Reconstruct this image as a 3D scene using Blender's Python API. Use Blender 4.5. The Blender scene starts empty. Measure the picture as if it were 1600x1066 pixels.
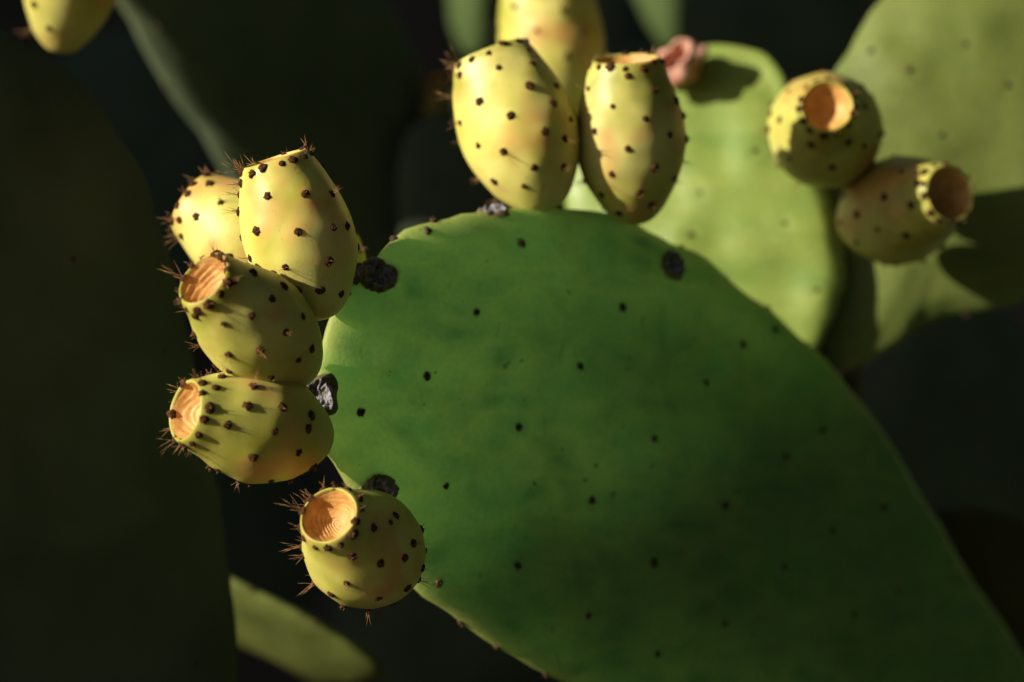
import bpy, bmesh, math, random
import numpy as np
from mathutils import Vector, Matrix, noise
from mathutils.bvhtree import BVHTree

# ------------------------------------------------------------------ camera, sky, sun
H = 0.90          # height of the view axis above the ground (m)
D = 1.28          # camera to the fruits in focus (m)
K = 0.36 / 1600   # photo pixel -> slope (100 mm lens on a 36 mm sensor)
scene = bpy.context.scene
col = scene.collection
cam_d = bpy.data.cameras.new("camera"); cam = bpy.data.objects.new("camera", cam_d); col.objects.link(cam)
cam.location = (0, -D, H); cam.rotation_euler = (math.radians(90), 0, 0)
cam_d.lens = 100; cam_d.sensor_width = 36; cam_d.clip_start = 0.05; cam_d.clip_end = 1000
cam_d.dof.use_dof = True; cam_d.dof.focus_distance = D - 0.012; cam_d.dof.aperture_fstop = 3.6
scene.camera = cam

SUN_TO = Vector((-0.865, -0.41, 0.32)).normalized()
sun_el = math.asin(SUN_TO.z)
sun_az = math.atan2(SUN_TO.x, SUN_TO.y)      # clockwise from +Y
world = bpy.data.worlds.new("World"); scene.world = world; world.use_nodes = True
wn = world.node_tree
sky = wn.nodes.new("ShaderNodeTexSky"); sky.sky_type = 'NISHITA'; sky.sun_disc = False
sky.sun_elevation = sun_el; sky.sun_rotation = sun_az
bg = wn.nodes["Background"]; bg.inputs[1].default_value = 0.05
wn.links.new(sky.outputs[0], bg.inputs[0])
sl = bpy.data.lights.new("sun", 'SUN'); sl.energy = 5.0; sl.angle = math.radians(0.53); sl.color = (1.0, 0.925, 0.78)
so = bpy.data.objects.new("sun", sl); col.objects.link(so)
so.rotation_euler = (-SUN_TO).to_track_quat('-Z', 'Y').to_euler(); so.location = SUN_TO * 8

scene.view_settings.view_transform = 'Standard'; scene.view_settings.look = 'None'
scene.view_settings.exposure = 0.68; scene.view_settings.gamma = 1
scene.cycles.max_bounces = 6; scene.cycles.diffuse_bounces = 4; scene.cycles.glossy_bounces = 2; scene.cycles.transmission_bounces = 4
scene.render.resolution_x = 1024; scene.render.resolution_y = 682

# ------------------------------------------------------------------ helpers
def at(px, py, d=0.0):
    r = D + d
    return Vector(((px - 800) * K * r, d, H - (py - 533) * K * r))
EYE = Vector((0, -D, H))
def ray(px, py):
    return Vector(((px - 800) * K, 1, -(py - 533) * K))
def on_plane(px, py, p0, n):
    r = ray(px, py)
    return EYE + r * ((p0 - EYE).dot(n) / r.dot(n))

def tag(o, label=None, cat=None, group=None, kind=None):
    if label: o["label"] = label
    if cat: o["category"] = cat
    if group: o["group"] = group
    if kind: o["kind"] = kind
    return o
def empty(name, mw):
    o = bpy.data.objects.new(name, None); o.empty_display_size = 0.01
    col.objects.link(o); o.matrix_world = mw; return o
def link(name, me, parent=None, m=None):
    o = bpy.data.objects.new(name, me); col.objects.link(o)
    if parent: o.parent = parent
    if m is not None: o.matrix_local = m
    return o
def mesh(name, vs, fs, mat, smooth=True):
    me = bpy.data.meshes.new(name); me.from_pydata([tuple(map(float, v)) for v in vs], [], fs)
    me.materials.append(mat)
    if smooth: me.polygons.foreach_set("use_smooth", [True] * len(me.polygons))
    me.update(); return me
def frame(loc, z, xhint=Vector((1, 0, 0))):
    z = Vector(z).normalized()
    x = xhint - z * xhint.dot(z)
    if x.length < 1e-4: x = Vector((0, 1, 0)) - z * z.y
    x.normalize(); y = z.cross(x)
    m = Matrix((x, y, z)).transposed().to_4x4(); m.translation = loc
    return m
def catmull(P, n, closed):
    P = np.array(P, float); N = len(P); out = []
    segs = N if closed else N - 1
    for i in range(segs):
        if closed: p0, p1, p2, p3 = P[(i-1) % N], P[i], P[(i+1) % N], P[(i+2) % N]
        else: p0, p1, p2, p3 = P[max(i-1, 0)], P[i], P[i+1], P[min(i+2, N-1)]
        for t in np.linspace(0, 1, n, endpoint=False):
            out.append(0.5 * ((2*p1) + (p2-p0)*t + (2*p0-5*p1+4*p2-p3)*t*t + (3*p1-p0-3*p2+p3)*t**3))
    if not closed: out.append(P[-1])
    return np.array(out)
def resample_closed(P, n):
    Q = np.vstack([P, P[:1]]); s = np.r_[0, np.cumsum(np.linalg.norm(np.diff(Q, axis=0), axis=1))]
    t = np.linspace(0, s[-1], n, endpoint=False)
    return np.stack([np.interp(t, s, Q[:, k]) for k in range(Q.shape[1])], 1)

# ------------------------------------------------------------------ materials
def new_mat(name):
    m = bpy.data.materials.new(name); m.use_nodes = True
    nt = m.node_tree; b = nt.nodes["Principled BSDF"]
    return m, nt, b
def N(nt, t, **kw):
    n = nt.nodes.new(t)
    for k, v in kw.items(): setattr(n, k, v)
    return n
def noise_tex(nt, vec, scale, detail=4, rough=0.55, dist=0.0):
    n = N(nt, "ShaderNodeTexNoise"); n.inputs["Scale"].default_value = scale
    n.inputs["Detail"].default_value = detail; n.inputs["Roughness"].default_value = rough
    n.inputs["Distortion"].default_value = dist
    nt.links.new(vec, n.inputs["Vector"]); return n.outputs["Fac"]
def ramp(nt, fac, stops):
    r = N(nt, "ShaderNodeValToRGB"); e = r.color_ramp.elements
    while len(e) < len(stops): e.new(0.5)
    for i, (p, c) in enumerate(stops):
        e[i].position = p; e[i].color = (c if len(c) == 4 else (*c, 1))
    nt.links.new(fac, r.inputs[0]); return r.outputs[0]
def mix(nt, f, a, b, mode='MIX'):
    m = N(nt, "ShaderNodeMix", data_type='RGBA', blend_type=mode)
    for sock, v in ((m.inputs[0], f), (m.inputs[6], a), (m.inputs[7], b)):
        if isinstance(v, (int, float)): sock.default_value = v
        elif isinstance(v, tuple): sock.default_value = (*v, 1)
        else: nt.links.new(v, sock)
    return m.outputs[2]
def bump(nt, b, h, strength, dist):
    n = N(nt, "ShaderNodeBump"); n.inputs["Strength"].default_value = strength; n.inputs["Distance"].default_value = dist
    nt.links.new(h, n.inputs["Height"]); nt.links.new(n.outputs[0], b.inputs["Normal"])
def W(v): return (v, v, v)

def pad_material(name, dark, mid, vein, rough=0.42, sss=0.12, spec=0.4, glow=None):
    m, nt, b = new_mat(name)
    tc = N(nt, "ShaderNodeTexCoord"); info = N(nt, "ShaderNodeObjectInfo")
    off = N(nt, "ShaderNodeVectorMath", operation='ADD'); sc = N(nt, "ShaderNodeVectorMath", operation='SCALE')
    cmb = N(nt, "ShaderNodeCombineXYZ")
    for i in range(3): nt.links.new(info.outputs["Random"], cmb.inputs[i])
    nt.links.new(cmb.outputs[0], sc.inputs[0]); sc.inputs["Scale"].default_value = 13.7
    nt.links.new(tc.outputs["Object"], off.inputs[0]); nt.links.new(sc.outputs[0], off.inputs[1])
    v = off.outputs[0]
    big = noise_tex(nt, v, 12, 2, 0.45, 0.2)
    c = ramp(nt, big, [(0.30, dark), (0.68, mid)])
    # pale vein-like mottling stretched along the pad
    mp = N(nt, "ShaderNodeMapping"); mp.inputs["Scale"].default_value = (1.0, 2.2, 1.0); mp.inputs["Rotation"].default_value = (0, 0, 0.5)
    nt.links.new(v, mp.inputs["Vector"])
    ve = noise_tex(nt, mp.outputs[0], 24, 3, 0.45, 0.35)
    vm = ramp(nt, ve, [(0.30, W(0)), (0.52, W(0.42)), (0.70, W(0.06)), (0.9, W(0.0))])
    c = mix(nt, vm, c, vein)
    wob = N(nt, "ShaderNodeTexNoise"); wob.inputs["Scale"].default_value = 18; wob.inputs["Detail"].default_value = 2
    nt.links.new(v, wob.inputs["Vector"])
    wsc = N(nt, "ShaderNodeVectorMath", operation='SCALE'); wsc.inputs["Scale"].default_value = 0.045; nt.links.new(wob.outputs["Color"], wsc.inputs[0])
    wad = N(nt, "ShaderNodeVectorMath", operation='ADD'); nt.links.new(mp.outputs[0], wad.inputs[0]); nt.links.new(wsc.outputs[0], wad.inputs[1])
    vor = N(nt, "ShaderNodeTexVoronoi", feature='DISTANCE_TO_EDGE'); vor.inputs["Scale"].default_value = 26; nt.links.new(wad.outputs[0], vor.inputs["Vector"])
    net = ramp(nt, vor.outputs["Distance"], [(0.0, W(0.52)), (0.12, W(0.32)), (0.34, W(0.0))])
    nm_ = N(nt, "ShaderNodeMath", operation='MULTIPLY'); nt.links.new(net, nm_.inputs[0]); nt.links.new(ramp(nt, noise_tex(nt, v, 16, 2), [(0.38, W(0)), (0.60, W(1))]), nm_.inputs[1])
    net = nm_.outputs[0]
    c = mix(nt, net, c, vein)
    v2 = N(nt, "ShaderNodeTexVoronoi", feature='DISTANCE_TO_EDGE'); v2.inputs["Scale"].default_value = 31
    m2 = N(nt, "ShaderNodeMapping"); m2.inputs["Scale"].default_value = (1.0, 0.4, 1.0); m2.inputs["Rotation"].default_value = (0, 0, 1.1)
    nt.links.new(v, m2.inputs["Vector"]); nt.links.new(m2.outputs[0], v2.inputs["Vector"])
    sm_ = N(nt, "ShaderNodeMath", operation='MULTIPLY'); nt.links.new(ramp(nt, v2.outputs["Distance"], [(0.0, W(0.9)), (0.012, W(0))]), sm_.inputs[0])
    nt.links.new(ramp(nt, noise_tex(nt, v, 45, 1), [(0.66, W(0)), (0.69, W(0.9))]), sm_.inputs[1])
    scratch = sm_.outputs[0]
    fi = noise_tex(nt, v, 420, 3, 0.6)
    c = mix(nt, ramp(nt, fi, [(0.35, W(0.16)), (0.6, W(0))]), c, (0.01, 0.02, 0.008))
    sp = noise_tex(nt, v, 900, 1, 0.5)
    c = mix(nt, ramp(nt, sp, [(0.70, W(0)), (0.76, W(0.25))]), c, vein)
    if glow:      # rim's own paler yellow, strengthened to paint in its sunlit edge
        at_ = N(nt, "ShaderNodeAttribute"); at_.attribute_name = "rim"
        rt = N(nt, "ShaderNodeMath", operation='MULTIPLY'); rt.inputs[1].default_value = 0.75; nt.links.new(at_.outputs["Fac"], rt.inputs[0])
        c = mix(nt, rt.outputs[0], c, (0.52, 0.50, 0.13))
    c = mix(nt, scratch, c, (0.16, 0.14, 0.07))
    fleck = ramp(nt, noise_tex(nt, v, 150, 2, 0.5), [(0.735, W(0)), (0.76, W(0.7))])
    c = mix(nt, fleck, c, (0.10, 0.075, 0.035))
    nt.links.new(c, b.inputs["Base Color"])
    rr = ramp(nt, noise_tex(nt, v, 60, 3), [(0.3, W(rough - 0.06)), (0.7, W(rough + 0.12))])
    nt.links.new(rr, b.inputs["Roughness"])
    b.inputs["Specular IOR Level"].default_value = spec
    b.inputs["Subsurface Weight"].default_value = sss
    b.inputs["Subsurface Radius"].default_value = (0.45, 1.0, 0.2)
    b.inputs["Subsurface Scale"].default_value = 0.008
    h = mix(nt, 0.35, mix(nt, 0.35, noise_tex(nt, v, 48, 4, 0.5, 0.4), net), fi)
    bump(nt, b, h, 0.22, 0.004)
    if glow:      # translucent flesh: sun on the far side glows through
        tr = N(nt, "ShaderNodeBsdfTranslucent"); ms = N(nt, "ShaderNodeMixShader"); ms.inputs[0].default_value = glow[0]
        gc = mix(nt, ramp(nt, big, [(0.32, W(0.0)), (0.66, W(1.0))]), glow[1], glow[2])
        pt = noise_tex(nt, v, 42, 3, 0.5, 0.5)
        gc = mix(nt, ramp(nt, pt, [(0.32, W(0.9)), (0.56, W(0.0))]), gc, (0.11, 0.32, 0.17))
        gc = mix(nt, vm, gc, glow[3])
        gc = mix(nt, net, gc, glow[3]); gc = mix(nt, scratch, gc, (0.2, 0.22, 0.1)); gc = mix(nt, fleck, gc, (0.12, 0.14, 0.06))
        gc = mix(nt, ramp(nt, fi, [(0.35, W(0.10)), (0.6, W(0))]), gc, (0.05, 0.15, 0.03))
        nt.links.new(gc, tr.inputs[0])
        nt.links.new(b.outputs[0], ms.inputs[1]); nt.links.new(tr.outputs[0], ms.inputs[2])
        nt.links.new(ms.outputs[0], nt.nodes["Material Output"].inputs[0])
    return m
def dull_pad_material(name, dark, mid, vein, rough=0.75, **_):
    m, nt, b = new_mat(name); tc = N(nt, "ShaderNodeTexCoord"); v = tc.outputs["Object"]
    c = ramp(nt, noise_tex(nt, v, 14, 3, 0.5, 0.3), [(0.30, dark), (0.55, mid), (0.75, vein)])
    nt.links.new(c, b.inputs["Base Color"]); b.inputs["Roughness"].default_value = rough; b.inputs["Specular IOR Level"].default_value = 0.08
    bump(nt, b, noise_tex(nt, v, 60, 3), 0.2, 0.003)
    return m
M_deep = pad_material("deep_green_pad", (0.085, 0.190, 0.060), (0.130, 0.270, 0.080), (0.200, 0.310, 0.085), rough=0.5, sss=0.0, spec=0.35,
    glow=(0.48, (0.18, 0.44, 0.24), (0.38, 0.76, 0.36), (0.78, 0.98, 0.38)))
M_pale = pad_material("pale_green_pad", (0.130, 0.215, 0.034), (0.205, 0.285, 0.050), (0.265, 0.310, 0.066), rough=0.48, sss=0.0, spec=0.35)
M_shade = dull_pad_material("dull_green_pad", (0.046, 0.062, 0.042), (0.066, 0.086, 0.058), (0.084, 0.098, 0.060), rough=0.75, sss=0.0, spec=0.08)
M_pale2 = pad_material("yellowish_green_pad", (0.098, 0.135, 0.026), (0.132, 0.170, 0.034), (0.160, 0.185, 0.044), rough=0.5, sss=0.0, spec=0.3)
M_olive = dull_pad_material("olive_pad", (0.075, 0.090, 0.022), (0.105, 0.125, 0.030), (0.130, 0.140, 0.030), rough=0.7, sss=0.0, spec=0.08)
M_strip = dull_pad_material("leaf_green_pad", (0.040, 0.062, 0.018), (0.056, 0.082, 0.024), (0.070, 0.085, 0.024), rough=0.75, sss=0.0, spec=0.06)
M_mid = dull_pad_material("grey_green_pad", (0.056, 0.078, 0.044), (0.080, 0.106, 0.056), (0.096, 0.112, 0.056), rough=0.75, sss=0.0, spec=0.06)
M_brownpad = dull_pad_material("brownish_pad", (0.035, 0.034, 0.014), (0.055, 0.046, 0.018), (0.075, 0.060, 0.020), rough=0.75, sss=0.0, spec=0.06)

def fruit_material(name, k, g):
    m, nt, b = new_mat(name)
    tc = N(nt, "ShaderNodeTexCoord"); info = N(nt, "ShaderNodeObjectInfo")
    sc = N(nt, "ShaderNodeVectorMath", operation='SCALE'); cmb = N(nt, "ShaderNodeCombineXYZ")
    for i in range(3): nt.links.new(info.outputs["Random"], cmb.inputs[i])
    nt.links.new(cmb.outputs[0], sc.inputs[0]); sc.inputs["Scale"].default_value = 9.1
    off = N(nt, "ShaderNodeVectorMath", operation='ADD')
    nt.links.new(tc.outputs["Object"], off.inputs[0]); nt.links.new(sc.outputs[0], off.inputs[1]); v = off.outputs[0]
    n1 = noise_tex(nt, v, 26, 3, 0.5, 0.4)
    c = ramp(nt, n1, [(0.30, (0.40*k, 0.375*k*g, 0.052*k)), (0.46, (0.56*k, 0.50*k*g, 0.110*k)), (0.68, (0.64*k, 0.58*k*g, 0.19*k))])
    pe = noise_tex(nt, v, 34, 2, 0.5, 0.3)
    c = mix(nt, ramp(nt, pe, [(0.50, W(0)), (0.66, W(0.85))]), c, (0.60*k, 0.32*k, 0.09*k))
    # greener shoulder just below the crown, yellower near it
    sep = N(nt, "ShaderNodeSeparateXYZ"); nt.links.new(tc.outputs["Object"], sep.inputs[0])
    mr = N(nt, "ShaderNodeMapRange"); mr.inputs[1].default_value = 0.045; mr.inputs[2].default_value = 0.072
    nt.links.new(sep.outputs[2], mr.inputs[0])
    gn = ramp(nt, noise_tex(nt, v, 55, 2), [(0.42, W(0)), (0.62, W(0.8))])
    gm = N(nt, "ShaderNodeMath", operation='MULTIPLY'); nt.links.new(mr.outputs[0], gm.inputs[0]); nt.links.new(gn, gm.inputs[1])
    c = mix(nt, gm.outputs[0], c, (0.25, 0.26, 0.03))
    fi = noise_tex(nt, v, 700, 2, 0.6)
    c = mix(nt, ramp(nt, fi, [(0.66, W(0)), (0.72, W(0.35))]), c, (0.20, 0.15, 0.03))
    # a few thin corky scratches
    wv = N(nt, "ShaderNodeTexVoronoi", feature='DISTANCE_TO_EDGE'); wv.inputs["Scale"].default_value = 38
    wp = N(nt, "ShaderNodeMapping"); wp.inputs["Scale"].default_value = (1, 1, 0.35); nt.links.new(v, wp.inputs[0]); nt.links.new(wp.outputs[0], wv.inputs["Vector"])
    scr = ramp(nt, wv.outputs["Distance"], [(0.0, W(0.8)), (0.010, W(0))])
    msk = ramp(nt, noise_tex(nt, v, 60, 1), [(0.66, W(0)), (0.69, W(0.9))])
    sm = N(nt, "ShaderNodeMath", operation='MULTIPLY'); nt.links.new(scr, sm.inputs[0]); nt.links.new(msk, sm.inputs[1])
    c = mix(nt, sm.outputs[0], c, (0.42, 0.28, 0.10))
    nt.links.new(c, b.inputs["Base Color"])
    b.inputs["Roughness"].default_value = 0.46; b.inputs["Specular IOR Level"].default_value = 0.35
    b.inputs["Subsurface Weight"].default_value = 0.14
    b.inputs["Subsurface Radius"].default_value = (1.0, 0.55, 0.15); b.inputs["Subsurface Scale"].default_value = 0.006
    bump(nt, b, mix(nt, 0.5, noise_tex(nt, v, 110, 3), fi), 0.06, 0.002)
    return m
M_fruit = fruit_material("yellow_fruit_skin", 1.0, 1.0)
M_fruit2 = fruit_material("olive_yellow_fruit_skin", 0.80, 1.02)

def crown_material():
    m, nt, b = new_mat("orange_crown")
    tc = N(nt, "ShaderNodeTexCoord"); v = tc.outputs["Object"]
    c = ramp(nt, noise_tex(nt, v, 180, 4, 0.6), [(0.3, (0.40, 0.19, 0.04)), (0.65, (0.62, 0.34, 0.10))])
    nt.links.new(c, b.inputs["Base Color"]); b.inputs["Roughness"].default_value = 0.6
    b.inputs["Subsurface Weight"].default_value = 0.2; b.inputs["Subsurface Radius"].default_value = (1, .5, .2); b.inputs["Subsurface Scale"].default_value = 0.003
    bump(nt, b, noise_tex(nt, v, 700, 3), 0.25, 0.001)
    return m
M_crown = crown_material()
def simple(name, a, b_, scale, rough, bs=0.4, bd=0.001, spec=0.3):
    m, nt, b = new_mat(name); tc = N(nt, "ShaderNodeTexCoord")
    f = noise_tex(nt, tc.outputs["Object"], scale, 4, 0.6)
    nt.links.new(ramp(nt, f, [(0.35, a), (0.65, b_)]), b.inputs["Base Color"])
    b.inputs["Roughness"].default_value = rough; b.inputs["Specular IOR Level"].default_value = spec
    bump(nt, b, f, bs, bd); return m
M_areole = simple("brown_areole_felt", (0.022, 0.009, 0.004), (0.085, 0.036, 0.014), 900, 0.9, 0.8, 0.0006, 0.1)
M_areole_pad = simple("dark_pad_areole", (0.020, 0.013, 0.008), (0.115, 0.078, 0.042), 900, 0.9, 0.8, 0.0006, 0.1)
M_spine = simple("golden_bristle", (0.20, 0.085, 0.03), (0.42, 0.23, 0.09), 300, 0.5, 0.0)
M_scar = simple("grey_scar_cork", (0.020, 0.018, 0.022), (0.33, 0.31, 0.34), 420, 0.5, 1.0, 0.003, 0.6)
M_redfruit = simple("reddish_fruit_skin", (0.12, 0.12, 0.02), (0.24, 0.13, 0.04), 14, 0.6, 0.0)
M_rim = simple("brown_scar_rim", (0.040, 0.040, 0.014), (0.20, 0.15, 0.07), 240, 0.7, 0.6, 0.001)
M_bud = simple("pink_dry_bud", (0.36, 0.13, 0.085), (0.62, 0.36, 0.26), 130, 0.6, 0.5, 0.001)
M_soil = simple("dry_soil", (0.055, 0.040, 0.026), (0.12, 0.088, 0.06), 3.0, 0.95, 0.8, 0.02, 0.1)
M_wood = simple("corky_stem", (0.050, 0.040, 0.026), (0.12, 0.095, 0.06), 60, 0.9, 0.8, 0.004, 0.1)

# ------------------------------------------------------------------ small shared meshes
R = random.Random(7)
def dome_mesh(name, mat, r, h, seed, seg=11, rings=4, rough=0.18):
    rr = random.Random(seed); vs = []; fs = []
    for k in range(rings):
        a = k / rings * math.pi / 2
        for j in range(seg):
            t = 2 * math.pi * j / seg + k * 0.35
            q = 1 + rr.uniform(-rough, rough)
            vs.append((r*math.cos(a)*math.cos(t)*q, r*math.cos(a)*math.sin(t)*q, -0.0006 + (h+0.0006)*math.sin(a)*(1+rr.uniform(-rough, rough))))
    vs.append((0, 0, h * 0.8)); top = len(vs) - 1
    for k in range(rings - 1):
        for j in range(seg):
            a, b = k*seg + j, k*seg + (j+1) % seg
            fs.append((a, b, b + seg, a + seg))
    for j in range(seg): fs.append(((rings-1)*seg + j, (rings-1)*seg + (j+1) % seg, top))
    return mesh(name, vs, fs, mat)
AREOLE = [dome_mesh("areole", M_areole, 0.0020, 0.0009, s, rough=0.26) for s in range(5)]
PAD_AREOLE = [dome_mesh("areole", M_areole_pad, 0.0019, 0.0013, 20 + s, rough=0.34) for s in range(5)]
def spines_mesh(seed, n, lmin, lmax, spread, rad=0.00012):
    rr = random.Random(seed); vs = []; fs = []
    for i in range(n):
        th = rr.uniform(0, 2*math.pi); ph = rr.uniform(0.05, 1) ** 0.8 * spread
        d = Vector((math.sin(ph)*math.cos(th), math.sin(ph)*math.sin(th), math.cos(ph)))
        L = rr.uniform(lmin, lmax); p = Vector((rr.uniform(-.0008, .0008), rr.uniform(-.0008, .0008), 0.0004))
        m = frame(p, d); bend = Vector((rr.uniform(-1, 1), rr.uniform(-1, 1), 0)) * 0.06 * L
        b0 = len(vs)
        for k, (f, rd) in enumerate(((0, 1.0), (0.55, 0.75))):
            for j in range(3):
                t = 2*math.pi*j/3
                vs.append(m @ (Vector((rad*rd*math.cos(t), rad*rd*math.sin(t), L*f)) + bend*f*f))
        vs.append(m @ (Vector((0, 0, L)) + bend))
        for j in range(3):
            k = (j+1) % 3
            fs.append((b0+j, b0+k, b0+3+k, b0+3+j)); fs.append((b0+3+j, b0+3+k, b0+6))
    return mesh("bristles", vs, fs, M_spine)
SP_SHORT = [spines_mesh(100+s, 6, 0.0012, 0.0030, 1.2, 0.00009) for s in range(5)]
SP_LONG = [spines_mesh(200+s, 6, 0.0030, 0.0110, 0.75) for s in range(6)]
SP_RIM = [spines_mesh(300+s, 5, 0.0020, 0.0060, 0.9) for s in range(5)]

# ------------------------------------------------------------------ fruit
PROFILE = [(0.0, 0.0), (0.004, .14), (0.02, .29), (0.06, .44), (.13, .61), (.25, .82), (.38, .955), (.50, 1.0), (.62, .975),
           (.74, .905), (.85, .80), (.93, .71), (.975, .645), (.994, .605), (.997, .575), (0.985, .545)]
def make_fruit(label, base, crown, db, dc, Rpx, dots=(), seed=0, prof=None, mat=None, rim_n=14, group="prickly pear fruits", rim_r=1.0, long_p=0.12, lean=0.0):
    rr = random.Random(seed * 13 + 5)
    B, C = at(*base, db), at(*crown, dc)
    ax = C - B; L = ax.length; Rm = Rpx * K * (D + (db + dc) / 2)
    mw = frame(B, ax, Vector((1, 0.3 * rr.uniform(-1, 1), 0)))
    inv = mw.inverted()
    P = catmull(prof or PROFILE, 5, False); P[:, 1] = np.maximum(P[:, 1], 0)
    nu, nt_ = len(P), 72
    sq = rr.uniform(-0.025, 0.025)
    vs = np.zeros((nu * nt_, 3))
    for i, (u, r) in enumerate(P):
        for j in range(nt_):
            t = 2 * math.pi * j / nt_
            q = Rm * r * (1 + sq * math.cos(2*t + seed)) 
            e = min(1, max(0, (u - 0.50) / 0.46)); q *= 1 + (rim_r - 1) * e*e*(3 - 2*e)
            x, y, z = q * math.cos(t), q * math.sin(t), L * u
            z += lean * x * max(0, u - 0.5) * 2      # the crown may sit a little askew
            nv = noise.noise(Vector((x * 38 + seed * 7.3, y * 38, z * 30)))
            g = 1 + 0.030 * nv
            vs[i*nt_ + j] = (x * g, y * g, z)
    fs = [(i*nt_+j, i*nt_+(j+1) % nt_, (i+1)*nt_+(j+1) % nt_, (i+1)*nt_+j) for i in range(nu-1) for j in range(nt_)]
    def normal_at(bv, p): 
        loc, n, _, _ = bv.find_nearest(p); return loc, n
    bv = BVHTree.FromPolygons([Vector(v) for v in vs], fs)
    eye_l = inv @ EYE
    pts = []          # (position, is_rim)
    rim_u = 0.965
    ph = rr.uniform(0, 6.28)
    for j in range(rim_n):
        t = ph + 2 * math.pi * (j + rr.uniform(-.18, .18)) / rim_n
        u = 0.985 + rr.uniform(-.028, .012)
        q = Rm * 0.63 * rim_r
        loc, n, _, _ = bv.find_nearest(Vector((q*math.cos(t), q*math.sin(t), L*u + lean*q*math.cos(t))))
        pts.append((loc, True))
    for (px, py) in dots:
        d = (inv.to_3x3() @ ray(px, py)).normalized()
        hit, n, _, _ = bv.ray_cast(eye_l, d)
        if hit is None:
            # just off the outline: take the silhouette point nearest that ray
            best = min(range(0, len(vs), 3), key=lambda k: ((Vector(vs[k]) - eye_l).cross(d)).length)
            hit = Vector(vs[best])
        if all((hit - p).length > 0.0035 for p, _ in pts): pts.append((hit, False))
    rows = [.10, .225, .35, .475, .60, .725, .85]
    for ri, u in enumerate(rows):
        rad = np.interp(u, P[:40, 0], P[:40, 1]) if False else np.interp(u, [0, .06, .13, .25, .38, .5, .62, .74, .85], [0, .44, .61, .82, .955, 1, .975, .9, .785])
        n_r = 5 if u < 0.12 else (7 if u < .25 or u > .8 else 9)
        for j in range(n_r):
            t = 2*math.pi*(j + 0.5*(ri % 2) + rr.uniform(-.12, .12))/n_r + seed
            uu = u + rr.uniform(-.02, .02)
            loc, n, _, _ = bv.find_nearest(Vector((Rm*rad*math.cos(t), Rm*rad*math.sin(t), L*uu)))
            facing = n.dot((eye_l - loc).normalized())
            if dots and facing > -0.05: continue
            if all((loc - p).length > 0.0085 for p, _ in pts): pts.append((loc, False))
    # tubercles: the flesh swells a little under every areole
    A = np.array([tuple(p) for p, _ in pts])
    dd = ((vs[:, None, :] - A[None]) ** 2).sum(2)
    amp = np.array([0.0005 if r_ else 0.0006 for _, r_ in pts])
    hgt = (amp[None] * np.exp(-dd / (2 * 0.0036**2))).sum(1)
    rad = vs.copy(); rad[:, 2] = (vs[:, 2] - L * 0.5) * 0.35
    rad /= np.linalg.norm(rad, axis=1)[:, None] + 1e-9
    vs += rad * hgt[:, None]
    bv = BVHTree.FromPolygons([Vector(v) for v in vs], fs)
    root = empty("prickly_pear_fruit", mw); tag(root, label, "fruit", group)
    link("body", mesh("fruit_body", vs, fs, mat or M_fruit), root)
    # crown: sunken cup with concentric wrinkles
    cup = catmull([(.9985, .590), (0.984, .555), (.945, .48), (.905, .37), (.875, .24), (.860, .11), (.855, 0.0)], 10, False)
    cv = []; nc = 56
    for i, (u, r) in enumerate(cup):
        for j in range(nc):
            t = 2*math.pi*j/nc
            r2 = max(r, 0.0) * Rm * rim_r
            x, y = r2*math.cos(t), r2*math.sin(t)
            w = noise.noise(Vector((x*160, y*160, seed*3.1)))
            rg = math.sin((r / .5 * 6.5 + 1.1*w + 1.2*noise.noise(Vector((x*70, y*70, seed*1.7))) + 0.4*math.sin(2*t+seed)) * 2*math.pi)
            z = L*u + (0.00034*rg*(0.45 + r)*max(0.1, 0.75 + 1.3*noise.noise(Vector((x*110 + 9, y*110, seed*2.3)))) + 0.0010*w) * min(1, (0.59-r)/.10) * min(1, r/.08 + .2)
            g = 1 + 0.05*noise.noise(Vector((math.cos(t)*1.3, math.sin(t)*1.3, seed)))
            cv.append((x*g, y*g, z + lean*x))
    cf = [(i*nc+j, i*nc+(j+1) % nc, (i+1)*nc+(j+1) % nc, (i+1)*nc+j) for i in range(len(cup)-1) for j in range(nc)]
    link("crown", mesh("fruit_crown", cv, cf, M_crown), root)
    for p, is_rim in pts:
        loc, n, _, _ = bv.find_nearest(p)
        if n.dot(loc - Vector((0, 0, L*0.5))) < 0: n = -n
        if is_rim: n = (n + Vector((0, 0, 0.5))).normalized()
        s = rr.uniform(0.72, 1.22) * (1.0 if not is_rim else 1.08)
        m = frame(loc, n, Vector((rr.uniform(-1, 1), rr.uniform(-1, 1), rr.uniform(-1, 1)))) @ Matrix.Scale(s, 4)
        a = link("areole", AREOLE[rr.randrange(5)], root, m)
        q = rr.random()
        if is_rim: me = SP_RIM[rr.randrange(5)] if q < 0.6 else SP_SHORT[rr.randrange(5)]
        else: me = SP_LONG[rr.randrange(6)] if q < long_p else SP_SHORT[rr.randrange(5)]
        left = (mw.to_3x3() @ n)
        if left.x < -0.75 and rr.random() < 0.6: me = SP_LONG[rr.randrange(6)]
        if me in SP_SHORT and q > 0.8: continue
        link("bristles", me, a, Matrix.Rotation(rr.uniform(0, 6.28), 4, 'Z'))
    return root

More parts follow.
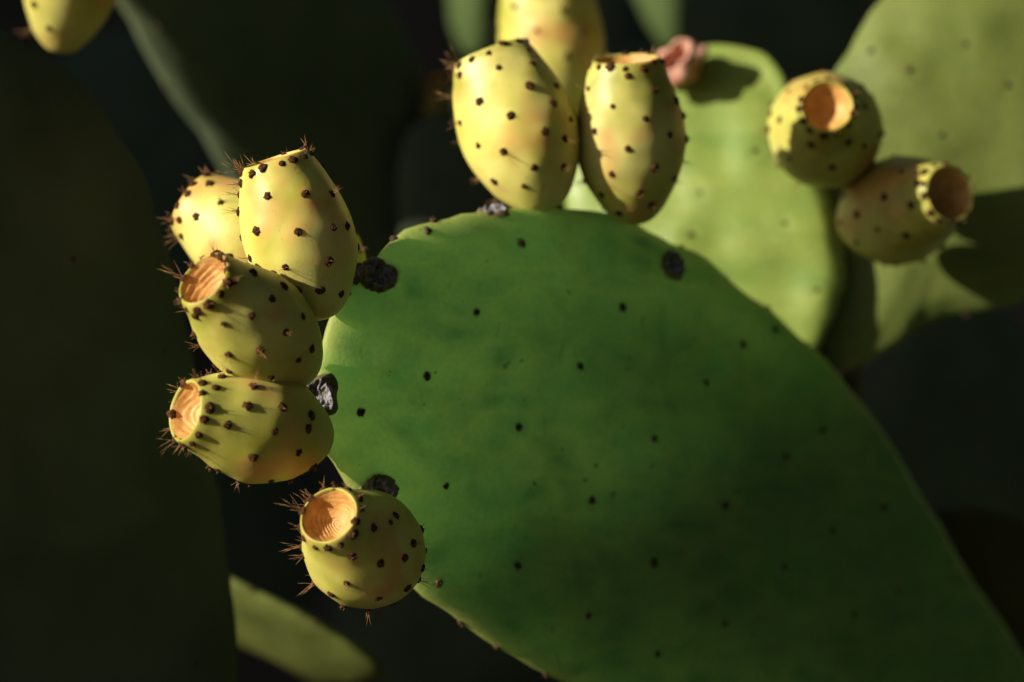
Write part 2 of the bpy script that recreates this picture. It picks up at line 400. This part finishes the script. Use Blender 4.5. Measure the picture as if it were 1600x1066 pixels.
# ------------------------------------------------------------------ pad
def make_pad(label, outline, anchor, depth, n, T, mat, base, dots=(), seed=0, rim_areoles=0, group="flat cactus pads", wave=0.0016, dot_scale=1.0, power=2.6, ndots=0, world_outline=None):
    rr = random.Random(seed * 17 + 3)
    n = Vector(n).normalized()
    if world_outline is None:
        p0 = at(*anchor, depth)
        W3 = [on_plane(x, y, p0, n) for x, y in outline]
        bpt = on_plane(*base, p0, n)
    else:
        W3, bpt = world_outline; p0 = bpt
    up = Vector((0, 0, 1)); y = (up - n * up.dot(n)).normalized(); x = y.cross(n)
    mw = Matrix((x, y, n)).transposed().to_4x4(); mw.translation = bpt
    inv = mw.inverted()
    O = np.array([tuple(inv @ p)[:2] for p in W3])
    Mn = 150; S = resample_closed(catmull(O, 10, True), Mn)
    area = 0; 
    if (S[:, 0]*np.roll(S[:, 1], -1) - np.roll(S[:, 0], -1)*S[:, 1]).sum() < 0: S = S[::-1]
    for j in range(Mn):
        q = noise.noise(Vector((S[j, 0]*30, S[j, 1]*30, seed*2.7)))
        nrm = S[(j+1) % Mn] - S[j-1]; nrm = np.array([nrm[1], -nrm[0]]); nrm /= np.linalg.norm(nrm) + 1e-9
        S[j] = S[j] + nrm * (q * min(wave, .002) * 1.1 + .0012 * noise.noise(Vector((S[j, 0]*75, S[j, 1]*75, seed*1.9))))
    c = S.mean(0)
    Kr = 30; vs = []
    rs = [math.sin(k / Kr * math.pi / 2) for k in range(1, Kr + 1)]
    spots = []
    for d in dots:
        q = inv @ on_plane(*d, p0 + n * T * 0.9, n); spots.append((q.x, q.y))
    if ndots:
        for k in range(ndots * 6):
            j = rr.randrange(Mn); f = math.sqrt(rr.random()) * 0.93
            q = c + (S[j] - c) * f
            if all((q[0]-a)**2 + (q[1]-b)**2 > 0.024**2 for a, b in spots): spots.append(tuple(q))
            if len(spots) >= ndots + len(dots): break
    SPT = np.array(spots) if spots else np.zeros((0, 2))
    def height(px, py, r, side):
        z = T * (1 - r**power) ** (1 / 2.0)
        lo = noise.noise(Vector((px*13, py*13, seed*5.1 + side*9))); hi = noise.noise(Vector((px*42, py*42, seed*3.3 + side*4)))
        fade = min(1, (1 - r) / 0.12) if r < 1 else 0
        z += (wave*1.6*lo + wave*0.55*hi) * fade
        if len(SPT) and side > 0:
            d2 = ((SPT - (px, py))**2).sum(1)
            z += (0.0010*np.exp(-d2/(2*0.0075**2)) - 0.0008*np.exp(-d2/(2*0.0026**2))).sum() * fade
        return side * z
    rimv = [0.0, 0.0]
    for side in (1, -1):
        vs.append((c[0], c[1], height(c[0], c[1], 0, side)))
    idx = {1: [[0]*Mn], -1: [[1]*Mn]}
    for side in (1, -1):
        for k, r in enumerate(rs):
            if r >= 0.99999 and side == -1:
                idx[-1].append(idx[1][-1]); continue
            row = []
            for j in range(Mn):
                q = c + (S[j] - c) * r
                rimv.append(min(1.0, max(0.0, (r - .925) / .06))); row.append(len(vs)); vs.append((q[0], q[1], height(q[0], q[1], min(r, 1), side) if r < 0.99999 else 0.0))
            idx[side].append(row)
    fs = []
    for side in (1, -1):
        I = idx[side]
        for k in range(len(I) - 1):
            for j in range(Mn):
                j2 = (j + 1) % Mn
                f = (I[k][j], I[k+1][j], I[k+1][j2], I[k][j2]) if k else (I[0][0], I[1][j], I[1][j2])
                fs.append(f if side == 1 else f[::-1])
    root = empty("cactus_pad", mw); tag(root, label, "cactus pad", group)
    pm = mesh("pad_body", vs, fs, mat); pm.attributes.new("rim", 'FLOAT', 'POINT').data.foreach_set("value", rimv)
    link("pad_body", pm, root)
    bv = BVHTree.FromPolygons([Vector(v) for v in vs], fs)
    for (a, b) in spots:
        hit, nn, _, _ = bv.ray_cast(Vector((a, b, 0.1)), Vector((0, 0, -1)))
        if hit is None: continue
        s = rr.uniform(0.8, 1.15) * dot_scale
        o = link("areole", PAD_AREOLE[rr.randrange(5)], root, frame(hit, nn, Vector((rr.uniform(-1, 1), rr.uniform(-1, 1), 0.1))) @ Matrix.Scale(s, 4))
    for k in range(rim_areoles):
        j = int((k + rr.uniform(-.2, .2)) / rim_areoles * Mn) % Mn
        nrm = S[(j+1) % Mn] - S[j-1]; nrm = Vector((nrm[1], -nrm[0], 0)).normalized()
        o = link("areole", PAD_AREOLE[rr.randrange(5)], root, frame(Vector((S[j][0], S[j][1], 0)), nrm) @ Matrix.Scale(rr.uniform(.8, 1.1) * dot_scale, 4))
        if rr.random() < .5: link("bristles", SP_SHORT[rr.randrange(5)], o)
    return root, bv, mw, S, c

def scar(root, bv, mw, px, py, rx, ry, rot=0.0, seed=0, toward=None, mix_n=0.0, name="fruit_scar"):
    """a corky crater left where a fruit dropped off, grown on a pad"""
    inv = mw.inverted(); d = (inv.to_3x3() @ ray(px, py)).normalized()
    hit, n, _, _ = bv.ray_cast(inv @ EYE, d)
    if hit is None: 
        p = inv @ at(px, py, 0.0); hit, n, _, _ = bv.find_nearest(p)
    if toward is not None: n = (n * (1 - mix_n) + (inv.to_3x3() @ Vector(toward)) * mix_n).normalized()
    seg, rings = 40, 15
    def build(r0, r1, prof, mat, nm, par):
        vs = []; fs = []
        for k in range(rings):
            f = r0 + (r1 - r0) * k / (rings - 1)
            for j in range(seg):
                t = 2*math.pi*j/seg
                w = 1 + 0.30*noise.noise(Vector((math.cos(t)*1.5, math.sin(t)*1.5, seed*4.4))) + .12*noise.noise(Vector((math.cos(t)*5, math.sin(t)*5, seed)))
                x, y = rx*f*w*math.cos(t), ry*f*w*math.sin(t)
                z = prof(f) + 0.0018*noise.noise(Vector((x*330, y*330, seed*2.2)))*min(1, 3*(1.2-f)) + 0.0006*math.sin(9*t + 14*f + seed)*(0.3 < f < 0.95)
                vs.append((x, y, z))
        for k in range(rings-1):
            for j in range(seg):
                fs.append((k*seg+j, (k+1)*seg+j, (k+1)*seg+(j+1) % seg, k*seg+(j+1) % seg))
        return link(nm, mesh(nm, vs, fs, mat), par)
    rad = (rx + ry) / 2
    prof = lambda f: (0.0021 - 0.0016*max(0, 1-(f/.86)**2) if f < .86 else 0.0021 - 0.0032*((f-.86)/.3)**1.2)
    s = build(0.0, 0.93, prof, M_scar, name, root)
    s.matrix_local = frame(hit, n, inv.to_3x3() @ Vector((math.cos(rot), 0, math.sin(rot))))
    build(0.90, 1.16, lambda f: prof(f) + 0.0002, M_rim, "scar_rim", s)
    return s

# ------------------------------------------------------------------ ground and the bank behind the plants
def ground():
    n = 60; vs = []; fs = []
    xs = [math.copysign(abs(t)**3, t) * 150 for t in np.linspace(-1, 1, n)]
    for yv in xs:
        for xv in xs:
            vs.append((xv, yv, 0.03*noise.noise(Vector((xv*1.3, yv*1.3, 0)))))
    for i in range(n-1):
        for j in range(n-1): fs.append((i*n+j, i*n+j+1, (i+1)*n+j+1, (i+1)*n+j))
    tag(link("ground", mesh("ground", vs, fs, M_soil)), kind="structure")
ground()
def bank():
    nx, nz = 60, 26; vs = []; fs = []
    for k in range(nz):
        for i in range(nx):
            x = -5 + 10*i/(nx-1); f = k/(nz-1)
            y = 2.1 + 1.5*f**1.5 + 0.35*noise.noise(Vector((x*.8, f*2, 3))) + .10*noise.noise(Vector((x*3.1, f*6, 1)))
            vs.append((x, y, -0.06 + 2.9*math.sin(f*1.5) + 0.12*noise.noise(Vector((x*1.7, f*4, 8)))))
    for k in range(nz-1):
        for i in range(nx-1): fs.append((k*nx+i, k*nx+i+1, (k+1)*nx+i+1, (k+1)*nx+i))
    tag(link("earth_bank", mesh("earth_bank", vs, fs, M_soil)), kind="structure")
bank()

# ------------------------------------------------------------------ pads
main_dots = [(683,360),(818,380),(742,488),(970,480),(525,521),(665,588),(906,572),(1097,597),(1161,538),(1218,515),(570,645),
    (808,667),(1018,686),(1283,672),(1226,713),(530,704),(695,760),(920,781),(1127,790),(1296,828),(1378,793),(806,884),(1018,879),
    (1219,885),(1400,925),(695,912),(918,962),(1023,1022),(1330,960),(1130,975)]
MAIN_N = (0.60, -0.80, 0.0)
main_out = [(493,566),(512,500),(540,440),(572,414),(605,382),(632,362),(662,351),(720,336),(800,326),(880,325),(945,333),(985,343),(1015,362),(1050,382),(1090,399),(1130,430),(1165,460),
    (1205,484),(1245,522),(1280,552),(1330,610),(1385,682),(1425,752),(1462,815),(1500,880),(1550,955),(1600,1030),(1640,1110),(1630,1180),(1560,1210),
    (1440,1205),(1300,1190),(1150,1160),(1000,1115),(870,1062),(790,1015),(720,970),(660,930),(610,870),(565,800),(530,740),(502,690),(488,620)]
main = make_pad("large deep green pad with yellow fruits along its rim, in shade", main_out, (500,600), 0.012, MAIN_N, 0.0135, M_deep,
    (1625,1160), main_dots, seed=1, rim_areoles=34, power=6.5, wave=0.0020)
mroot, mbv, mmw = main[0], main[1], main[2]
px = 0.00029
scar(mroot, mbv, mmw, 588, 432, 30*px, 27*px, 0.5, 1)
scar(mroot, mbv, mmw, 556, 428, 17*px, 20*px, 0.2, 2, (-0.5, -0.8, 0.2), 0.4)
scar(mroot, mbv, mmw, 502, 617, 26*px, 29*px, 0.0, 3, (-0.35, -0.93, 0), 0.35)
scar(mroot, mbv, mmw, 592, 768, 26*px, 28*px, 0.9, 4, (-0.3, -0.9, -0.2), 0.2)
scar(mroot, mbv, mmw, 1050, 413, 24*px, 23*px, -0.6, 5)
scar(mroot, mbv, mmw, 772, 331, 24*px, 13*px, 0.05, 6, (-0.1, -0.6, 0.8), 0.75)

p1_out = [(1040,84),(1078,70),(1130,67),(1180,80),(1215,105),(1245,165),(1270,235),(1296,300),(1318,370),(1323,430),(1312,480),(1294,520),(1280,548),
    (1250,610),(1200,660),(1140,665),(1070,620),(980,540),(915,430),(888,330),(890,255),(920,190),(980,125)]
p1 = make_pad("sunlit pale green pad with a small pink bud at its top", p1_out, (1150,350), 0.248, (-0.20, -0.96, 0.18), 0.0110, M_pale, (1195,655),
    [(1170,123),(1180,237),(1227,350),(1081,370),(1095,303),(1275,452),(1205,160)], seed=2, rim_areoles=22, dot_scale=0.85, wave=0.0042)
p2_out = [(1296,125),(1335,55),(1380,-10),(1450,-75),(1550,-120),(1680,-100),(1780,0),(1830,150),(1800,320),(1740,400),(1640,458),(1540,484),(1450,508),(1390,548),(1335,592),(1296,603),(1276,560),
    (1268,480),(1268,330),(1275,210)]
p2 = make_pad("broad yellowish green pad with patches of sun, behind two clustered fruits", p2_out, (1320,400), 0.252, (0.0, -0.98, 0.17), 0.012, M_pale2, (1300,600),
    [(1361,78),(1419,111),(1573,135),(1470,213),(1507,72)], seed=3, rim_areoles=20, dot_scale=0.9, wave=0.0032)
p3_out = [(-150,25),(-60,30),(0,46),(60,76),(112,112),(170,190),(215,260),(240,330),(262,400),(285,480),(305,580),(325,690),(345,800),(360,920),(372,1066),(360,1230),
    (260,1390),(60,1420),(-130,1300),(-260,1050),(-330,750),(-330,420),(-260,150)]
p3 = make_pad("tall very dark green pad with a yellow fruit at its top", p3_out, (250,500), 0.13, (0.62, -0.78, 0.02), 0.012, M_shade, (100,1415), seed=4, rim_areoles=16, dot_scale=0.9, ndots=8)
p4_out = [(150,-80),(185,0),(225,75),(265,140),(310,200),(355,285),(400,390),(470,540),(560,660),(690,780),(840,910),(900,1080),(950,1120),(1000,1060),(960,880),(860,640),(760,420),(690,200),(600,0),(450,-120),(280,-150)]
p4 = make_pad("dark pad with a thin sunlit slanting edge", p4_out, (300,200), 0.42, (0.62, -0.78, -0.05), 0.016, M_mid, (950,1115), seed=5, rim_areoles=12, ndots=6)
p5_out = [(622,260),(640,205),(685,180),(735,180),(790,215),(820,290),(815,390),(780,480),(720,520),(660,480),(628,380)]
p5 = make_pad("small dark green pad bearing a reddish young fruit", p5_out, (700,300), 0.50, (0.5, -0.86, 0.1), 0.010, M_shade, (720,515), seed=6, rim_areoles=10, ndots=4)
p7_out = [(708,-150),(702,-60),(703,20),(715,70),(738,88),(758,68),(766,10),(766,-70),(756,-150),(730,-190)]
p7 = make_pad("narrow grey green pad seen almost edge on above the small dark pad", p7_out, (730,0), 0.74, (-0.55, -0.80, 0.2), 0.010, M_strip, (738,86), seed=7, rim_areoles=6)
p8_out = [(985,-40),(1000,10),(1020,50),(1042,80),(1066,60),(1068,0),(1060,-80),(1020,-130),(990,-100)]
p8 = make_pad("narrow grey green pad seen almost edge on above the pink bud", p8_out, (1030,0), 0.74, (-0.55, -0.80, 0.2), 0.010, M_strip, (1042,80), seed=8, rim_areoles=6)
p9_out = [(250,860),(330,893),(430,940),(520,990),(596,1042),(585,1062),(520,1066),(440,1030),(370,995),(280,940)]
p9 = make_pad("thin sunlit yellow green pad seen edge on below the fruits", p9_out, (430,980), 0.30, (-0.45, -0.34, -0.83), 0.009, M_olive, (590,1055), seed=9, rim_areoles=8)
p10_out = [(1440,812),(1470,797),(1530,795),(1600,812),(1680,860),(1720,960),(1700,1080),(1620,1160),(1520,1170),(1450,1090),(1425,950)]
p10 = make_pad("dim brownish pad low beside the large green pad", p10_out, (1500,900), 0.34, (0.45, -0.88, 0.1), 0.012, M_brownpad, (1570,1168), seed=10, rim_areoles=10)

p6_out = [(640,420),(660,260),(710,150),(790,95),(880,75),(970,72),(1060,80),(1120,140),(1150,260),(1130,420),(1050,560),(900,620),(760,560)]
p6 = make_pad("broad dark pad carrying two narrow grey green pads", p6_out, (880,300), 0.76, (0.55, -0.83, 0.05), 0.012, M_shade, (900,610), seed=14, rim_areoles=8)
# large pads deep in the shade behind
bgs = [(150,300,300,520,0.2,'tall','behind the slanting lit edge'),(560,420,260,430,-0.1,'',''),(900,150,280,430,0.15,'',''),(1180,250,260,420,-0.2,'',''),
       (1500,700,300,470,0.1,'',''),(1150,850,300,460,0.3,'',''),(700,880,300,480,-0.25,'',''),(350,800,260,430,0.1,'',''),(430,60,240,380,0.3,'',''),(1210,10,240,330,0.1,'',''),(1050,-20,220,300,-0.2,'','')]
for i, (cx, cy, w, h, r, _, _) in enumerate(bgs):
    out = []
    for k in range(18):
        t = 2*math.pi*k/18
        x, y = w*0.62*math.cos(t)*(1 - 0.22*math.sin(t)), -h*0.5*math.sin(t)
        out.append((cx + x*math.cos(r) - y*math.sin(r), cy + x*math.sin(r) + y*math.cos(r)))
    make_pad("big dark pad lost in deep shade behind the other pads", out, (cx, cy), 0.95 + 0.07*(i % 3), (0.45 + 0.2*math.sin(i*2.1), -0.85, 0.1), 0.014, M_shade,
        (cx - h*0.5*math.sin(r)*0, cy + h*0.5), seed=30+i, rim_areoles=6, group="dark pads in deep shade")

# unseen fin pads, added to keep the sun off the large pad's lower back
nm = Vector(MAIN_N).normalized(); mp0 = at(500, 600, 0.012) - nm*0.006
qa, qb = on_plane(665, 900, mp0, nm), on_plane(1330, 650, mp0, nm)
qv = Vector((0.17, 0.98, -0.05)).normalized(); ab = qb - qa
shade_fin = [qa, qa + ab*.25, qa + ab*.5, qa + ab*.75, qb, qb + qv*.05 + ab*.02, qb + qv*.11 - ab*.06, qa + ab*.72 + qv*.15, qa + ab*.5 + qv*.16, qa + ab*.28 + qv*.15, qa + qv*.11 + ab*.06, qa + qv*.05 - ab*.01]
make_pad("unseen pad added behind the large green pad to shade its back", None, None, 0, ab.cross(qv), 0.008, M_shade, None, seed=15, rim_areoles=8, world_outline=(shade_fin, qa + ab*.5))
qa, qb = on_plane(712, 955, mp0, nm), on_plane(800, 800, mp0, nm); ab = qb - qa
shade_fin = [qa, qa + ab*.33, qa + ab*.67, qb, qb + qv*.04 + ab*.1, qb + qv*.09, qa + ab*.5 + qv*.12, qa + qv*.09, qa + qv*.04 - ab*.05]
make_pad("small unseen pad added for shade behind the lower edge of the large green pad", None, None, 0, ab.cross(qv), 0.006, M_shade, None, seed=16, rim_areoles=5, world_outline=(shade_fin, qa + ab*.5))

# ------------------------------------------------------------------ unseen thickets added beyond the frame to shade the scene
def thicket(name, label, spots, seed):
    rr = random.Random(seed); vs = []; fs = []
    nr, ns = 4, 14
    for (p, n, w, h) in spots:
        m = frame(p, n, Vector((-n.y, n.x, 0))) @ Matrix.Rotation(rr.uniform(-.5, .5) if w > .15 else 0, 4, 'Z')
        for side in (1, -1):
            b0 = len(vs); vs.append(m @ Vector((0, 0, side*0.011)))
            for k in range(1, nr+1):
                f = math.sin(k/nr*math.pi/2)
                for j in range(ns):
                    t = 2*math.pi*j/ns
                    vs.append(m @ Vector((w*.5*f*math.cos(t)*(1+.2*math.sin(t)), h*.5*f*math.sin(t), side*0.011*math.sqrt(max(0, 1-f**2.6)))))
            for j in range(ns):
                j2 = (j+1) % ns
                q = (b0, b0+1+j, b0+1+j2); fs.append(q if side == 1 else q[::-1])
                for k in range(nr-1):
                    q = (b0+1+k*ns+j, b0+1+(k+1)*ns+j, b0+1+(k+1)*ns+j2, b0+1+k*ns+j2); fs.append(q if side == 1 else q[::-1])
    o = link(name, mesh(name, vs, fs, M_shade)); tag(o, label, "cactus thicket", kind="stuff")
Lh = Vector((SUN_TO.x, SUN_TO.y, 0)).normalized(); E = Vector((-Lh.y, Lh.x, 0))   # E.x > 0, E.y < 0
rr = random.Random(5); spots = []
def shade_wall(s0, s1, z0, z1, n, q0, q1):
    for i in range(n):
        s_, z_, q_ = rr.uniform(s0, s1), rr.uniform(z0, z1), rr.uniform(q0, q1)
        nn = Lh + Vector((rr.uniform(-.5, .5), rr.uniform(-.5, .5), rr.uniform(-.4, .4)))
        spots.append((Lh*q_ + E*s_ + Vector((0, 0, z_)), nn, rr.uniform(.20, .28), rr.uniform(.28, .38)))
shade_wall(-2.6, -0.78, 0.15, 2.0, 210, 0.42, 0.75)  # added screen of pads that keeps the sun off the background
shade_wall(-0.95, -0.64, 0.15, 0.95, 26, 0.42, 0.70)
thicket("shade_thicket", "unseen cactus thicket added on the sunny side to shade the background", spots, 1)
spots = []
for i in range(120):      # added pads blocking sky light on the shady side, behind
    x = rr.uniform(.55, 1.1); y = rr.uniform(.25, 1.7); z = rr.uniform(0.15, 1.9)
    spots.append((Vector((x, y, z)), Vector((-1, rr.uniform(-.8, .8), rr.uniform(-.3, .6))), .25, .36))
for i in range(90):       # added overhead pads cutting the sky light
    x = rr.uniform(.0, .95); y = rr.uniform(-.75, .30); z = H + rr.uniform(.46, .70)
    spots.append((Vector((x, y, z)), Vector((rr.uniform(-.6, .6), rr.uniform(-.9, .3), 1)), .25, .36))
for i in range(95):       # added pads darkening the shady side, level with the large pad
    y = rr.uniform(-.62, .30)
    spots.append((Vector((rr.uniform(.58, .82) - .10*min(0, y), y, H + rr.uniform(-.75, .60))), Vector((-1, rr.uniform(-.3, .5), rr.uniform(-.3, .3))), .24, .32))
for i in range(150):      # tall growth added behind the camera to block the front sky
    spots.append((Vector((rr.uniform(-.7, 3.2), rr.uniform(-2.6, -2.1), rr.uniform(.2, 3.3))), Vector((rr.uniform(-.4, .4), 1, rr.uniform(-.4, .2))), .42, .58))
for i in range(60):       # low pads added to keep light off the foot of the large pad
    y = rr.uniform(-.60, .10)
    spots.append((Vector((rr.uniform(.0, .60), y, H - rr.uniform(.27, .36))), Vector((rr.uniform(-.3, .3), rr.uniform(-.3, .3), 1)), .22, .26))
thicket("shade_thicket", "unseen cactus thicket added to cut sky light on the shady side", spots, 2)

def trunk():
    vs = []; fs = []
    bases = [main[2].translation, p1[2].translation, p2[2].translation, p3[2].translation, p4[2].translation, p6[2].translation, p10[2].translation]
    foot = Vector((0.25, 0.55, -0.05))
    for i, b in enumerate(bases):
        f = foot + Vector((0.05*math.cos(i*2.4), 0.05*math.sin(i*2.4), 0))
        mid = Vector((b.x*.8 + f.x*.2, max(b.y, .12) + .14, b.z*.55))
        P = catmull([tuple(f), tuple((f+mid)*.5 + Vector((0, 0, -.04))), tuple(mid), tuple(b + Vector((0, 0, .012)))], 8, False); n = len(P); ns = 14
        b0 = len(vs)
        for k in range(n):
            t = Vector(P[min(k+1, n-1)] - P[max(k-1, 0)]); m = frame(Vector(P[k]), t)
            r = 0.055*(1-k/n) + 0.014
            for j in range(ns):
                a = 2*math.pi*j/ns; w = 1 + .25*noise.noise(Vector((k*.6, math.cos(a)*1.5, math.sin(a)*1.5 + i*5)))
                vs.append(m @ Vector((r*w*math.cos(a), r*w*math.sin(a), 0)))
        for k in range(n-1):
            for j in range(ns): fs.append((b0+k*ns+j, b0+k*ns+(j+1) % ns, b0+(k+1)*ns+(j+1) % ns, b0+(k+1)*ns+j))
    root = empty("woody_cactus", Matrix.Translation(Vector((0, 0, 0)))); tag(root, "old corky branching cactus base that carries the pads", "cactus")
    link("branching_trunk", mesh("branching_trunk", vs, fs, M_wood), root)
trunk()

# ------------------------------------------------------------------ fruits
Z = lambda pts, ox, oy, s: [(ox + a/s, oy + b/s) for a, b in pts]
z1 = lambda p: Z(p, 200, 200, 3.2)
z2 = lambda p: Z(p, 200, 500, 3.2)
z3 = lambda p: Z(p, 350, 720, 3.08)
z4 = lambda p: Z(p, 620, 0, 2.734)
z5 = lambda p: Z(p, 1000, 40, 2.05)
make_fruit("pale yellow fruit half hidden behind the tall upright yellow fruit", (470,435), (300,316), 0.060, 0.075, 82,
    z1([(410,283),(465,375),(343,443),(290,330),(262,375),(262,460),(272,540),(350,262),(450,240)]), seed=1, long_p=0.3)
make_fruit("yellow fruit showing only a sliver beside the double scar", (562,425), (425,310), 0.070, 0.090, 52, seed=2)
make_fruit("upright yellow fruit with crown on top beside the double scar", (508,499), (428,248), -0.004, -0.014, 87,
    z1([(573,277),(700,343),(885,333),(1017,333),(735,180),(647,515),(850,520),(1025,498),(1092,493),(545,425),(788,692),(1002,664),(958,810),(1063,828),(617,650),(657,697),(862,158)]), seed=3, rim_r=0.98)
make_fruit("yellow fruit with open orange crown leaning on the upright fruit", (482,586), (318,436), -0.008, -0.058, 87,
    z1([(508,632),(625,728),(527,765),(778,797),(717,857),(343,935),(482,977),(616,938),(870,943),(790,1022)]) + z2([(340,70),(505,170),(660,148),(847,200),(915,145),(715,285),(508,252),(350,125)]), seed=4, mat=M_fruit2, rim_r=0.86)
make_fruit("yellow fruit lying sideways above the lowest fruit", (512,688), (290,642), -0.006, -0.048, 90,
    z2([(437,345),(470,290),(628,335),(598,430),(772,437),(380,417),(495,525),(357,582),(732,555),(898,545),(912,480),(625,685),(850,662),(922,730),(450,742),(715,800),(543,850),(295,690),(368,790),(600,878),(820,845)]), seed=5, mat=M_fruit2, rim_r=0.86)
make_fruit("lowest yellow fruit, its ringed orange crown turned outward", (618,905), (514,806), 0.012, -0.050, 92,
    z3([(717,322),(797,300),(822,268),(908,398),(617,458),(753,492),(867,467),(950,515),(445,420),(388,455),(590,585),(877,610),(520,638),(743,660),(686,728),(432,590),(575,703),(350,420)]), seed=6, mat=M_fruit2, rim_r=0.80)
make_fruit("peachy yellow fruit leaning left on the top of the large pad", (858,330), (764,82), 0.088, 0.092, 92,
    z4([(275,322),(435,290),(565,370),(578,273),(680,368),(355,435),(488,495),(667,440),(740,512),(275,525),(350,622),(457,645),(630,563),(717,592),(587,715),(710,712),(417,772),(543,793),(433,843),(240,410),(475,195),(557,215)]), seed=7, rim_r=1.0)
make_fruit("upright half shaded fruit standing on the top of the large pad", (992,350), (978,92), 0.106, 0.086, 86,
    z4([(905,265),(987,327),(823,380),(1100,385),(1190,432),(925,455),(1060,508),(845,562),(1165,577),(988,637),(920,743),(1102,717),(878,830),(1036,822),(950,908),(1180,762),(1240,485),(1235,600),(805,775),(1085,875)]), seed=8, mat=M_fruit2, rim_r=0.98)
make_fruit("yellow fruit rising behind the two fruits on the large pad", (880,205), (845,-70), 0.275, 0.265, 82,
    z4([(508,25),(710,45),(597,133),(727,240),(440,125),(795,140)]), seed=9)
make_fruit("round fruit with its orange crown facing out, above the dark crowned fruit", (1287,238), (1292,166), 0.208, 0.130, 90,
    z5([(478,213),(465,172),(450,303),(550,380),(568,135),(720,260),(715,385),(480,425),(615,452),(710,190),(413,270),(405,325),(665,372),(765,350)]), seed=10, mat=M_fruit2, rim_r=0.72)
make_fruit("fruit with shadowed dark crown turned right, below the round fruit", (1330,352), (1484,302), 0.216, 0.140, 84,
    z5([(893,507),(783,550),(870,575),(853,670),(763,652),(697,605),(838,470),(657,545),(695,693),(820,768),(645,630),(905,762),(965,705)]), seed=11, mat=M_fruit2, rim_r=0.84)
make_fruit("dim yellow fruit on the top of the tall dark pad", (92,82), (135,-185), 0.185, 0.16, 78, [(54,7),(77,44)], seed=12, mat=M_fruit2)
make_fruit("tiny reddish yellow fruit on the small dark pad", (682,208), (688,122), 0.52, 0.50, 24, seed=13, mat=M_redfruit)

# small dried bud on the pale pad
def bud():
    c = at(1068, 102, 0.240); base = at(1076, 116, 0.263)
    mw = frame(base, (c - base) + Vector((-0.012, -0.010, 0.010)))
    root = empty("dried_bud", mw); tag(root, "small pink dried bud on the edge of the sunlit pad", "flower bud")
    prof = catmull([(0, 0.0), (0.001, .005), (.005, .0085), (.011, .0105), (.016, .0098), (.0195, .0085), (.020, .0068)], 6, False)
    ns = 36
    def rev(prof, mat, nm, amp, par):
        vs = []
        for z, r in prof:
            for j in range(ns):
                t = 2*math.pi*j/ns
                p = Vector((math.cos(t)*max(r, 0), math.sin(t)*max(r, 0), z))
                w = 1 + amp*noise.noise(p*150) + .16*math.sin(2*t+.7)
                vs.append((p.x*w, p.y*w, p.z + 0.003*noise.noise(Vector((math.cos(t)*1.3, math.sin(t)*1.3, 5)))*min(1, z/.01)))
        fs = [(i*ns+j, i*ns+(j+1) % ns, (i+1)*ns+(j+1) % ns, (i+1)*ns+j) for i in range(len(prof)-1) for j in range(ns)]
        return link(nm, mesh(nm, vs, fs, mat), par)
    rev(prof*1.15, M_bud, "husk", 0.5, root)
    rev(catmull([(.020, .0070), (.0165, .0062), (.0125, .0045), (.011, .0)], 5, False)*1.15, M_bud, "hollow", 0.25, root)
bud()
